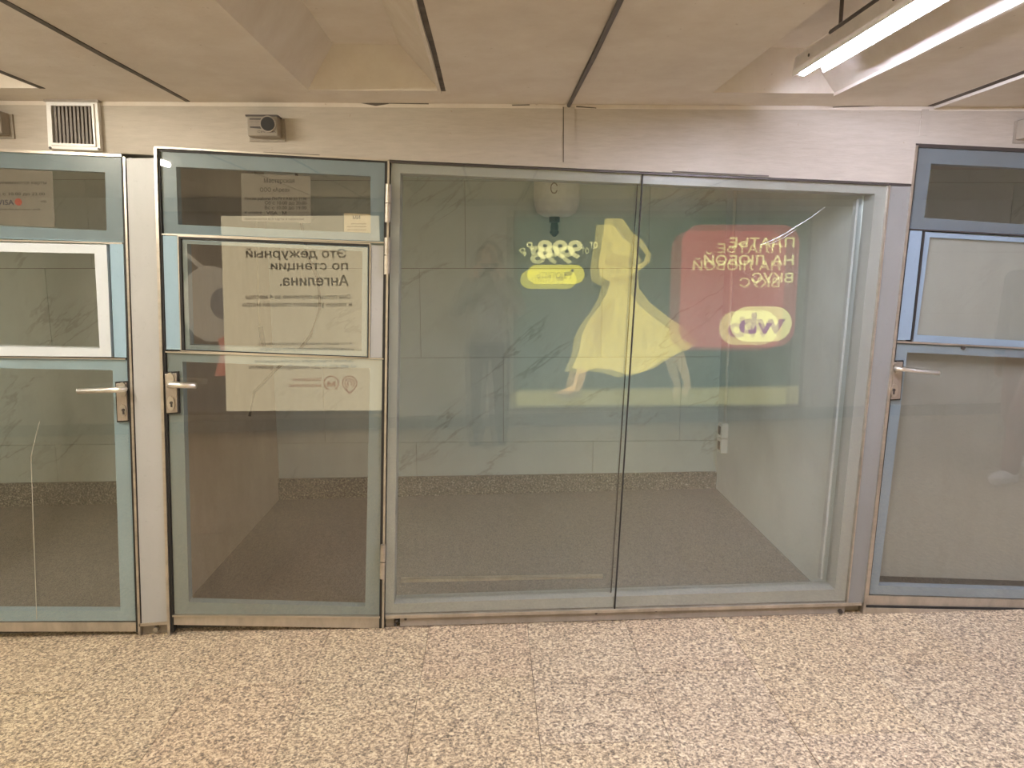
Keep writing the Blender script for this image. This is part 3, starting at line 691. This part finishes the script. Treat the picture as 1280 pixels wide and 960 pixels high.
lb2 = lightbox(205, 474, 269, 515, 'lit cream recruitment poster with a dark photograph along one edge', E['photo'])
_a, _b = R(205, 515), R(474, 269)
obj('text_panel', flat([R(276, 270), (_b[0] - .002, _b[1] - .004), (_b[0] - .002, _a[1] + .004), R(283, 514)], .001), E['cream'], lb2)
q = R(264, 380); a = [(x, z) for x, z in [(q[0] + .29 * math.cos(t * .2), q[1] + .36 * math.sin(t * .2)) for t in range(32)]]
obj('disc_print', prism(NB(), a, YF + .0004, YF + .0009), E['disc'], lb2)
obj('disc_hub', disc_y(NB(), R(280, 379)[0], q[1], .13, .15, YF + .0009, YF + .0014), E['hub'], lb2)
obj('arm_print', flat([R(*p) for p in ((229, 318), (233, 314), (258, 336), (254, 340))]), E['disc'], lb2)
obj('red_print', flat([R(*p) for p in ((272, 424), (281, 420), (284, 470), (268, 470), (276, 440))], .0005), emit('poster_red_detail', (.4, .12, .08), 1), lb2)
for (bd, xs, yb, xe, yt, m_) in (('Это дежурный', 433, 322, 307, 311, 'text'), ('по станции', 435, 337, 338, 326.5, 'text'), ('Ангелина.', 436, 357, 349, 344, 'text'),
        ('Она прошла обучение за 4 месяца', 438.5, 373.5, 307, 368, 'text'), ('и теперь управляет станцией метро', 440, 383, 303, 377.5, 'text'),
        ('А это значит, что можно учиться и работать', 440, 431, 322, 428, 'text'), ('в каждом Московском доме карьеры', 442, 438, 325, 434, 'text'),
        ('Звоните и приходите на собеседование', 442, 453, 318, 449.5, 'text'), ('+7 495 622 11 22 / rabota@metropoliten.ru', 446, 460.5, 311, 456, 'text'),
        ('Московский', 401, 476, 366, 472, 'redtext'), ('метрополитен', 401, 483.5, 362, 479.5, 'redtext')):
    rtext(lb2, bd, xs, yb, xe, yt, E[m_], .003)
def rring(cx, cy, r, wpx, m):
    c = R(cx, cy); s = abs(R(cx + 1, cy)[0] - c[0]); bm = NB(); n = 40
    for k in range(n):
        if k in (28, 29, 30, 31, 32): continue
        a0, a1 = 2 * math.pi * k / n, 2 * math.pi * (k + 1) / n
        prism(bm, [(c[0] + rr_ * s * math.cos(t), c[1] + rr_ * s * math.sin(t)) for rr_, t in ((r, a0), (r, a1), (r - wpx, a1), (r - wpx, a0))], YF + .0036, YF + .004)
    return obj('emblem', bm, m, lb2)
rring(414, 479, 9.5, 1.3, E['redtext']); rtext(lb2, 'м', 419, 483, 409, 475, E['redtext'], .003)
rring(437, 479, 9.5, 1.2, E['redtext']); rring(437, 479, 6.4, 1.2, E['redtext']); rring(437, 479, 3.4, 1.3, E['redtext'])
obj('emblem_tail', flat([R(*p) for p in ((431, 487), (437, 493), (443, 487), (441, 487), (437, 490.5), (433, 487))], .003), E['redtext'], lb2)

# ------------------------------------------------------------------ notices on the glass
YN_ = Y0 + .009
def sheet(pix, m, label, cat, Y=YN_):
    t = empty('notice', P(sum(p[0] for p in pix) / 4, max(p[1] for p in pix), Y), label, cat)
    obj('paper', pq(NB(), pix, Y, Y + .0012), m, t); return t
n1 = sheet([(300, 216), (387, 220), (388, 279), (301, 276)], M['paper'], 'grey opening-hours sheet behind the transom of the hinged door', 'notice', Y0 + .012)
for (bd, x0, y0, x1, y1) in (('Мастерская', 330, 228.5, 368, 223), ('ООО «Ареа»', 325, 239.5, 362, 234.5), ('Режим работы: Пн-Пт с 9.00 до 21.00', 306, 250, 383, 246.5), ('Сб с 10.00 до 20.00', 331, 255.5, 383, 251.5),
        ('Вс с 10.00 до 19.00', 331, 261.5, 383, 257.5), ('VISA   М', 333, 268, 358, 264), ('К оплате', 306, 267, 327, 264), ('принимаются все карты и наличные', 306, 275, 380, 272)):
    text_front('lettering', n1, bd, x0, y0, x1, y1, M['ink_brown'], Y0 + .0114)
n2 = sheet([(429.5, 266), (462.5, 267.5), (463, 291), (429.5, 289.5)], M['paper_white'], 'small pale card in the lower corner of the hinged door transom', 'notice', Y0 + .0115)
text_front('lettering', n2, 'МИ', 441, 274, 450, 269.5, M['ink'], Y0 + .011)
for y in (279, 282.5, 286.5): text_front('lettering', n2, 'работа в метро каждый день', 434 if y > 280 else 439, y + 1.3, 458, y, M['ink_brown'], Y0 + .011)
n3 = sheet([(-60, 206), (63, 214), (67, 284), (-60, 279)], M['paper'], 'payment notice with card logos behind the transom above the white-framed hatch', 'notice', Y0 + .012)
for (bd, x0, y0, x1, y1, m_) in (('К оплате принимаются карты', -40, 230, 58, 226, 'ink_brown'), ('Пн-Вс с 10.00 до 22.00', -20, 244, 56, 240.5, 'ink_brown'), ('VISA', -3, 256, 17, 249.5, 'ink_blue'), ('обслуживание без выходных дней', -20, 262.5, 50, 260.5, 'ink_brown'), ('метро', 51, 253, 58, 250, 'ink_brown')):
    text_front('lettering', n3, bd, x0, y0, x1, y1, M[m_], Y0 + .0114)
q = P(23, 252.5, Y0 + .0114); obj('card_logo', disc_y(NB(), q[0], q[2], .014, .014, Y0 + .0105, Y0 + .0115, 20), M['ink_red'], n3)

# ------------------------------------------------------------------ things on the lintel
YL = Y0 - .005
v = empty('ventilation_grille', P(96, 188, YL), 'square white ventilation grille with dusty upright slats', 'grille')
def ringY(pixo, pixi, ya, yb): return ring(NB(), pixo, pixi, ya, yb)
obj('grille_frame', ringY([(62.5, 128), (126, 128.5), (130, 189.5), (65.5, 187)], [(68, 132.5), (121, 133), (124, 184), (70.5, 182)], YL - .022, YL), M['vent_frame'], v)
obj('inner_frame', ringY([(67, 131.5), (122, 132), (125, 185), (69.5, 183)], [(69.5, 134), (119.5, 134.5), (122.5, 182), (72, 180)], YL - .028, YL - .002), M['vent_frame'], v)
obj('back_plate', pq(NB(), [(66, 130), (123, 131), (126, 186), (69, 184)], YL - .004, YL), M['rubber'], v)
for k in range(11):
    x = 71.5 + k * 4.72
    bm = pq(NB(), [(x, 133.5), (x + 2.7, 133.5), (x + 5.4, 182), (x + 2.7, 182)], YL - .020, YL - .004)
    obj('slat', bm, M['slat'], v)
obj('hood', pq(NB(), [(61, 125), (128, 125.5), (128, 129.5), (61, 129)], YL - .030, YL), M['plinth'], v)
for x, y in ((67, 186), (127.5, 187.5)):
    q = P(x, y, YL); obj('screw', disc_y(NB(), q[0], q[2], .005, .005, YL - .026, YL - .02, 10), M['dark_metal'], v)

def sensor(name_pts, label, turn, front_dark):
    (l, t, r, b) = name_pts
    x0, z1 = XZ(l, t); x1, z0 = XZ(r, b)
    s = empty('sounder_box', ((x0 + x1) / 2, YL, z0), label, 'alarm box', 'metal boxes on the plaster band')
    obj('housing', box(NB(), x0, x1, YL - .06, YL, z0, z1), M['cream_metal'], s, bevel=.004)
    obj('mount_plate', box(NB(), x0 - .008, x1 + .014, YL - .008, YL, z0 - .012, z1 - .004), M['cream_metal'], s)
    f = YL - .0605
    if front_dark:
        cx = x0 + (x1 - x0) * .7; cz = z0 + (z1 - z0) * .58
        bm = prism(NB(), [(x0 + .012, z0 + .03), (x0 + (x1 - x0) * .48, z0 + .026), (x0 + (x1 - x0) * .48, z1 - .01), (x0 + .012, z1 - .01)], f - .001, f + .002)
        obj('grille_plate', bm, M['dark_metal'], s)
        for k in range(4):
            z = z0 + .035 + k * (z1 - z0 - .05) / 4
            obj('grille_bar', box(NB(), x0 + .012, x0 + (x1 - x0) * .46, f - .004, f, z, z + .005), M['plinth'], s)
        obj('bezel', disc_y(NB(), cx, cz, .031, .031, f - .006, f + .002), M['plinth'], s)
        obj('lens', disc_y(NB(), cx, cz, .026, .026, f - .008, f - .002), M['rubber'], s)
        obj('lettering', text_bm('СИРЕНА', (x0 + .04, z0 + .012), (x0 + .11, z0 + .019), f - .001, False), M['dark_metal'], s)
        obj('cap_edge', box(NB(), x0 - .003, x1 + .003, YL - .064, YL, z1 - .003, z1 + .003), M['dark_metal'], s)
    for dx, dz in ((.3, .6), (.8, .7)):
        obj('screw', disc_y(NB(), x0 + (x1 - x0) * dx, z0 + (z1 - z0) * dz, .004, .004, f - .0015, f + .001, 10), M['dark_metal'], s) if not front_dark else None
    return s
sensor((314.5, 148.5, 353, 173.5), 'small metal sounder box with a round dark lens above the hinged door', 0, True)
sensor((-36, 142, 15.5, 170), 'cream metal box past the ventilation grille, cut by the picture edge', 0, False)
sensor((1269.5, 151, 1320, 176), 'cream metal box above the boarded blue door, cut by the picture edge', 0, False)

# ceiling cable along the joint
a = (J[1], Y0 - .012, ZC - .006)
bm = tube(NB(), [a, (J[1] + .004, 2.4, ZC - .004), (J[1] - .003, 1.6, ZC - .006), (J[1] + .003, .6, ZC - .004), (J[1], YOPP + .02, ZC - .005)], .008, 8)
props(obj('ceiling_cable', bm, M['cable'], None, True), 'thin dark cable running along the ceiling joint over the shop window', 'cable')

# fluorescent lamps
def lamp(x0, y_end, L, tubemat, label):
    zb = ZC - .03; W = .105
    t = empty('fluorescent_lamp', (x0 + W / 2, y_end - L / 2, zb), label, 'lamp', 'fluorescent lamps in the ceiling troughs')
    bm = prism(NB(), [(x0, zb), (x0 + .005, zb), (x0 + .009, zb + .032), (x0 + W - .008, zb + .032), (x0 + W - .002, zb + .015), (x0 + W + .002, zb + .015), (x0 + W - .008, zb + .064), (x0 + .010, zb + .064)], y_end - L, y_end)
    obj('housing', bm, M['lamp_body'], t, bevel=.003)
    obj('tube', tube(NB(), [(x0 + .03, y_end - L + .02, zb + .0145), (x0 + .03, y_end - .02, zb + .0145)], .0135, 12), tubemat, t, True)
    for y in (y_end - .02, y_end - L + .02): obj('tube_holder', box(NB(), x0 + .022, x0 + .038, y - .012, y + .012, zb + .004, zb + .034), M['white_plastic'], t)
    for y in (y_end - .22, y_end - L + .22): obj('bracket', tube(NB(), [(x0 + W / 2, y, zb + .055), (x0 + W / 2, y, ZC + HT + .001)], .006, 8), M['cable'], t)
    obj('supply_cable', tube(NB(), [(x0 + .012, y_end - .25, zb + .066), (x0 + .014, y_end - L * .6, zb + .068), (x0 + .012, y_end - L, zb + .066)], .007, 6), M['cable'], t, True)
    for y in (y_end - .13, y_end - .62): obj('screw', tube(NB(), [(x0 + .001, y, zb + .035), (x0 - .001, y, zb + .035)], .005, 8), M['dark_metal'], t)
    return t
le = PZ(989, 97, ZC - .03)
lamp(le[0], le[1], 1.3, M['tube_cool'], 'lit fluorescent lamp in the ceiling trough over the booth window')
lw = (jx[-1] + jx[0]) / 2 - .1
lamp(lw, 2.45, 1.1, M['tube_warm'], 'warm lit fluorescent lamp hung over the white-hatch door, above the frame')
lamp(jx[3] + .6, 2.45, 1.3, M['tube_cool'], 'lit fluorescent lamp past the boarded door, out of the picture')
lamp(jx[-3] + .65, 2.45, 1.3, M['tube_warm'], 'warm lit fluorescent lamp at the far western end of the passage')

# ------------------------------------------------------------------ things inside the booth
sx = XP2 - .001
def switch(y, z0, z1, label):
    t = empty('socket_box', (sx, y, z0), label, 'socket', 'socket boxes on the booth wall')
    obj('body', box(NB(), sx - .045, sx, y - .04, y + .04, z0, z1), M['white_plastic'], t, bevel=.004)
    obj('rocker', box(NB(), sx - .05, sx - .044, y - .018, y + .018, z0 + .02, z1 - .02), M['dark_metal'], t)
za = XZ(902, 565, 4.86)[1]; zb_ = XZ(902, 547, 4.86)[1]; zc_ = XZ(902, 529, 4.86)[1]
switch(4.86, za, zb_ - .003, 'lower white socket box in the corner of the booth side wall')
switch(4.86, zb_ + .003, zc_, 'upper white socket box, with the conduit rising from it')
bm = tube(NB(), [(sx - .012, 4.86, zc_ + .001), (sx - .012, 4.86, 1.4), (sx - .012, 4.86, ZC - .01)], .010, 8)
props(obj('conduit_pipe', bm, M['white_plastic'], None, True), 'thin white conduit climbing the booth side wall from the socket boxes', 'pipe')
# rounded white unit on the back wall with a dark valve below
a = XZ(667, 272, YB - .13); b = XZ(725, 200, YB - .13)
h = empty('water_heater', ((a[0] + b[0]) / 2, YB - .13, a[1]), 'rounded white wall unit high on the marble wall with a dark valve below', 'heater')
hx = (a[0] + b[0]) / 2; hw = (b[0] - a[0]) / 2
prof = [(0, a[1] - .0), (hw * .55, a[1] + .005), (hw * .85, a[1] + .03), (hw * .97, a[1] + .08), (hw * .97, a[1] + .10), (hw, a[1] + .105), (hw, b[1]), (0, b[1])]
bm = NB(); n = 28; rg = []
for r_, z in prof[1:-1]: rg.append([bm.verts.new((hx + r_ * math.cos(2 * math.pi * k / n), YB - .13 + .1 * r_ / hw * math.sin(2 * math.pi * k / n), z)) for k in range(n)])
for i in range(len(rg) - 1):
    for k in range(n): bm.faces.new((rg[i][k], rg[i][(k + 1) % n], rg[i + 1][(k + 1) % n], rg[i + 1][k]))
bm.faces.new(rg[0]); bm.faces.new(rg[-1])
obj('tank', bm, M['white_plastic'], h, True)
obj('wall_bracket', box(NB(), hx - .06, hx + .06, YB - .05, YB - .002, a[1] + .12, a[1] + .2), M['white_plastic'], h)
vx = XZ(693, 280, YB - .13)[0]; vz = XZ(693, 296, YB - .13)[1]
obj('valve', tube(NB(), [(vx, YB - .13, a[1] + .01), (vx, YB - .13, a[1] - .03), (vx, YB - .13, a[1] - .031), (vx, YB - .13, a[1] - .06), (vx, YB - .13, a[1] - .085), (vx, YB - .13, a[1] - .086), (vx, YB - .13, a[1] - .1), (vx, YB - .13, vz)], [.034, .034, .022, .026, .024, .03, .028, .008], 14), M['dark_green'], h)
obj('emblem', text_bm('С', XZ(688, 242, YB - .235), XZ(697, 228, YB - .235), YB - .2315, False), M['plinth'], h)
# hanging cables behind the hatch
y = 3.7
a = XZ(322, 296, y); b = XZ(325, 408, y)
ca = props(obj('hanging_cable', tube(NB(), [(a[0], y, ZC - .002), (a[0], y, a[1]), (b[0] - .003, y, b[1] + .1), (b[0], y, b[1])], .005, 8), M['cable_white'], None, True), 'straight white cable hanging behind the hinged door hatch', 'cable')
bm = tube(NB(), [(b[0] + .002, y, b[1] - .001), (b[0] + .012, y, b[1] - .10)], .012, 8); obj('plug', bm, M['cable'], ca, True)
pts = [P(x_, y_, 4.3) for x_, y_ in ((372, 250), (384, 320), (398, 350), (400, 385), (388, 420), (372, 440), (345, 462), (318, 490), (312, 520))]
pts = [(pts[0][0], pts[0][1], ZC - .002)] + pts
props(obj('looped_cable', tube(NB(), pts, .009, 8), M['cable'], None, True), 'slack dark cable curving down behind the hinged door', 'cable')

# ------------------------------------------------------------------ people
def ball(bm, c, r, rot=None, sub=2):
    m = Matrix.Translation(Vector(c)) @ (rot or Matrix.Identity(4)) @ Matrix.Diagonal((*(r if isinstance(r, tuple) else (r,) * 3), 1))
    bmesh.ops.create_icosphere(bm, subdivisions=sub, radius=1, matrix=m)
def cap(bm, p, q, r0, r1):
    p, q = Vector(p), Vector(q); d = q - p; n = 14
    ball(bm, p, r0); ball(bm, q, r1)
    m = Matrix.Translation((p + q) / 2) @ d.to_track_quat('Z', 'Y').to_matrix().to_4x4()
    bmesh.ops.create_cone(bm, cap_ends=True, segments=n, radius1=r0, radius2=r1, depth=d.length, matrix=m)
def chain(bm, pts, rs):
    for k in range(len(pts) - 1): cap(bm, pts[k], pts[k + 1], rs[k], rs[k + 1])
def grown(name, bm, m, parent, T, voxel, it=4):     # one continuous surface from overlapping volumes
    me = bpy.data.meshes.new(name); bm.to_mesh(me); bm.free(); o = bpy.data.objects.new(name, me); C.objects.link(o)
    r = o.modifiers.new('r', 'REMESH'); r.mode = 'VOXEL'; r.voxel_size = voxel
    s = o.modifiers.new('s', 'SMOOTH'); s.factor = .5; s.iterations = it
    dg = bpy.context.evaluated_depsgraph_get(); dg.update()
    me2 = bpy.data.meshes.new_from_object(o.evaluated_get(dg)); bpy.data.objects.remove(o); bpy.data.meshes.remove(me)
    bm = NB(); bm.from_mesh(me2); bpy.data.meshes.remove(me2); bmesh.ops.transform(bm, matrix=T, verts=bm.verts[:])
    return obj(name, bm, m, parent, True)
def simple(name, fn, m, parent, T):
    bm = NB(); fn(bm); bmesh.ops.transform(bm, matrix=T, verts=bm.verts[:]); return obj(name, bm, m, parent, True)
def head(bm):
    ball(bm, (0, -.005, 1.655), (.074, .094, .108), None, 3); ball(bm, (0, .028, 1.59), (.054, .062, .056), None, 3)
    cap(bm, (0, .084, 1.668), (0, .103, 1.632), .009, .013); ball(bm, (.011, .092, 1.63), .009); ball(bm, (-.011, .092, 1.63), .009)
    cap(bm, (-.03, .078, 1.682), (.03, .078, 1.682), .012, .012); ball(bm, (0, .078, 1.552), (.022, .018, .018))
    for s in (1, -1): ball(bm, (s * .077, -.01, 1.645), (.011, .022, .033)); ball(bm, (s * .04, .062, 1.635), (.022, .022, .02))
    chain(bm, [(0, -.012, 1.58), (0, -.025, 1.43)], [.052, .06])
def face_parts(parent, T, skin):
    for s in (1, -1):
        simple('eye', lambda b: ball(b, (s * .031, .082, 1.66), (.0135, .011, .0095)), M['eye'], parent, T)
        simple('iris', lambda b: ball(b, (s * .031, .0905, 1.66), (.0055, .004, .0055)), M['hair'], parent, T)
        simple('eyebrow', lambda b: cap(b, (s * .016, .093, 1.683), (s * .048, .084, 1.684), .0045, .003), M['hair'], parent, T)
    simple('mouth', lambda b: (cap(b, (-.022, .084, 1.598), (.022, .084, 1.598), .006, .006), cap(b, (-.012, .088, 1.603), (.012, .088, 1.603), .005, .005)), M['lip'], parent, T)
def person(x, y, rz, label, arms, hands, legs, top_m, leg_m, shoe_m, long_hair):
    T = Matrix.Translation((x, y, fz(x))) @ Matrix.Rotation(rz, 4, 'Z')
    t = empty('person', (x, y, fz(x)), label, 'person')
    bm = NB(); head(bm)
    ball(bm, (0, -.02, 1.28), (.155, .10, .19)); ball(bm, (0, -.01, 1.06), (.14, .10, .17)); ball(bm, (0, -.01, .93), (.155, .11, .11))
    cap(bm, (-.15, -.02, 1.41), (.15, -.02, 1.41), .05, .05)
    for s in (1, -1):
        chain(bm, arms[s], [.046, .038, .026])
        palm, fingers, thumb = hands[s]
        chain(bm, palm, [.026, .030, .030][:len(palm)])
        for f in fingers: chain(bm, f, [.0098, .0090, .0084, .0078][:len(f)])
        chain(bm, thumb, [.013, .0105, .0095][:len(thumb)])
        chain(bm, legs[s], [.082, .050, .036]); a = legs[s][-1]; ball(bm, (a[0], a[1] + .05, max(a[2] - .025, .04)), (.036, .11, .03))
    grown('body', bm, M['skin'], t, T, .0055, 3)
    face_parts(t, T, None)
    bm = NB()
    ball(bm, (0, -.035, 1.672), (.092, .102, .112), None, 3)
    if long_hair:
        for s in (1, -1): chain(bm, [(s * .078, -.025, 1.69), (s * .094, -.02, 1.60), (s * .085, -.02, 1.47)], [.03, .034, .026])
        chain(bm, [(0, -.08, 1.65), (0, -.095, 1.46)], [.07, .05])
    grown('hair', bm, M['hair'], t, T, .009, 3)
    bm = NB(); ball(bm, (0, -.02, 1.27), (.185, .128, .205)); ball(bm, (0, -.01, 1.08), (.170, .122, .18)); ball(bm, (0, -.01, .95), (.185, .135, .12))
    cap(bm, (-.16, -.02, 1.405), (.16, -.02, 1.405), .066, .066); cap(bm, (0, -.02, 1.42), (0, -.015, 1.475), .078, .072)
    for s in (1, -1):
        a = [Vector(p) for p in arms[s]]; a[2] = a[1] + (a[2] - a[1]) * .94; chain(bm, a, [.066, .055, .042])
    grown('jacket', bm, top_m, t, T, .011, 4)
    bm = NB(); ball(bm, (0, -.01, .90), (.176, .128, .115))
    for s in (1, -1):
        a = [Vector(p) for p in legs[s]]; a[2] = a[1] + (a[2] - a[1]) * .93; chain(bm, a, [.095, .070, .058])
    grown('trousers', bm, leg_m, t, T, .011, 4)
    for s in (1, -1):
        a = legs[s][-1]; zz = max(a[2] - .075, 0)
        bm = NB(); ball(bm, (a[0], a[1] + .07, zz + .05), (.048, .135, .045)); ball(bm, (a[0], a[1] - .01, zz + .06), (.045, .06, .055)); 
        for k in (-.03, .05, .13): ball(bm, (a[0], a[1] + k, zz + .025), (.042, .05, .025))
        grown('shoe', bm, shoe_m, t, T, .009, 3)
    return t
# the photographer, phone held up in both hands
PY = -.345
hands = {}
for s in (1, -1):
    fs = [[(s * .094, .318, 1.515 + k * .019), (s * .098, .336, 1.517 + k * .019), (s * .080 , .342, 1.518 + k * .018), (s * (.058 - .004 * k), .339, 1.519 + k * .017)] for k in range(4)]
    fs[3] = [(s * .092, .318, 1.572), (s * .090, .332, 1.590), (s * .070, .330, 1.597), (s * .050, .326, 1.596)]
    hands[s] = ([(s * .112, .262, 1.475), (s * .104, .290, 1.515), (s * .098, .305, 1.55)], fs, [(s * .104, .280, 1.51), (s * .080, .296, 1.53), (s * .056, .304, 1.545)])
photog = person(0, PY, 0, 'photographer in a beige jacket holding up a phone, mirrored faintly in the window',
    {s: [(s * .18, -.02, 1.405), (s * .265, .10, 1.19), (s * .113, .258, 1.47)] for s in (1, -1)}, hands,
    {s: [(s * .09, -.01, .88), (s * .10, .01, .49), (s * .105, -.02, .08)] for s in (1, -1)}, M['jacket'], M['jeans'], M['shoe_dark'], True)
zp = fz(0)
ph = empty('phone', (0, PY + .321, zp + 1.512), 'black phone held sideways by the photographer', 'phone')
obj('phone_body', prism(NB(), rrect(0, zp + 1.55, .074, .036, .01), PY + .317, PY + .325), M['phone'], ph)
obj('phone_camera', disc_y(NB(), 0.0, zp + 1.56, .008, .008, PY + .3245, PY + .327, 16), M['chrome'], ph)
# a passer-by
hands = {}
for s in (1, -1):
    o = .26 if s > 0 else -.20
    w_ = (s * .245, .02 if s > 0 else -.02, .86)
    fs = [[(s * .245, w_[1] + .02 - .02 * k + .012, .785), (s * .247, w_[1] + .035 - .02 * k, .745), (s * .238, w_[1] + .035 - .019 * k, .712 + .006 * abs(k - 1)), (s * .225, w_[1] + .03 - .018 * k, .695 + .006 * abs(k - 1))] for k in range(4)]
    hands[s] = ([w_, (s * .246, w_[1] + .005, .81), (s * .246, w_[1] + .003, .79)], fs, [(s * .242, w_[1] + .025, .83), (s * .232, w_[1] + .05, .795), (s * .225, w_[1] + .055, .765)])
person(3.78, 1.12, math.radians(70), 'passer-by in maroon trousers, dark coat and white shoes, mirrored in the boarded door',
    {s: [(s * .18, -.02, 1.405), (s * .235, -.06, 1.14), (s * .245, .02 if s > 0 else -.02, .87)] for s in (1, -1)}, hands,
    {1: [(.09, -.01, .88), (.09, .20, .50), (.09, .24, .085)], -1: [(-.09, -.01, .88), (-.09, .02, .47), (-.09, -.20, .12)]}, M['coat'], M['maroon'], M['shoe_white'], False)
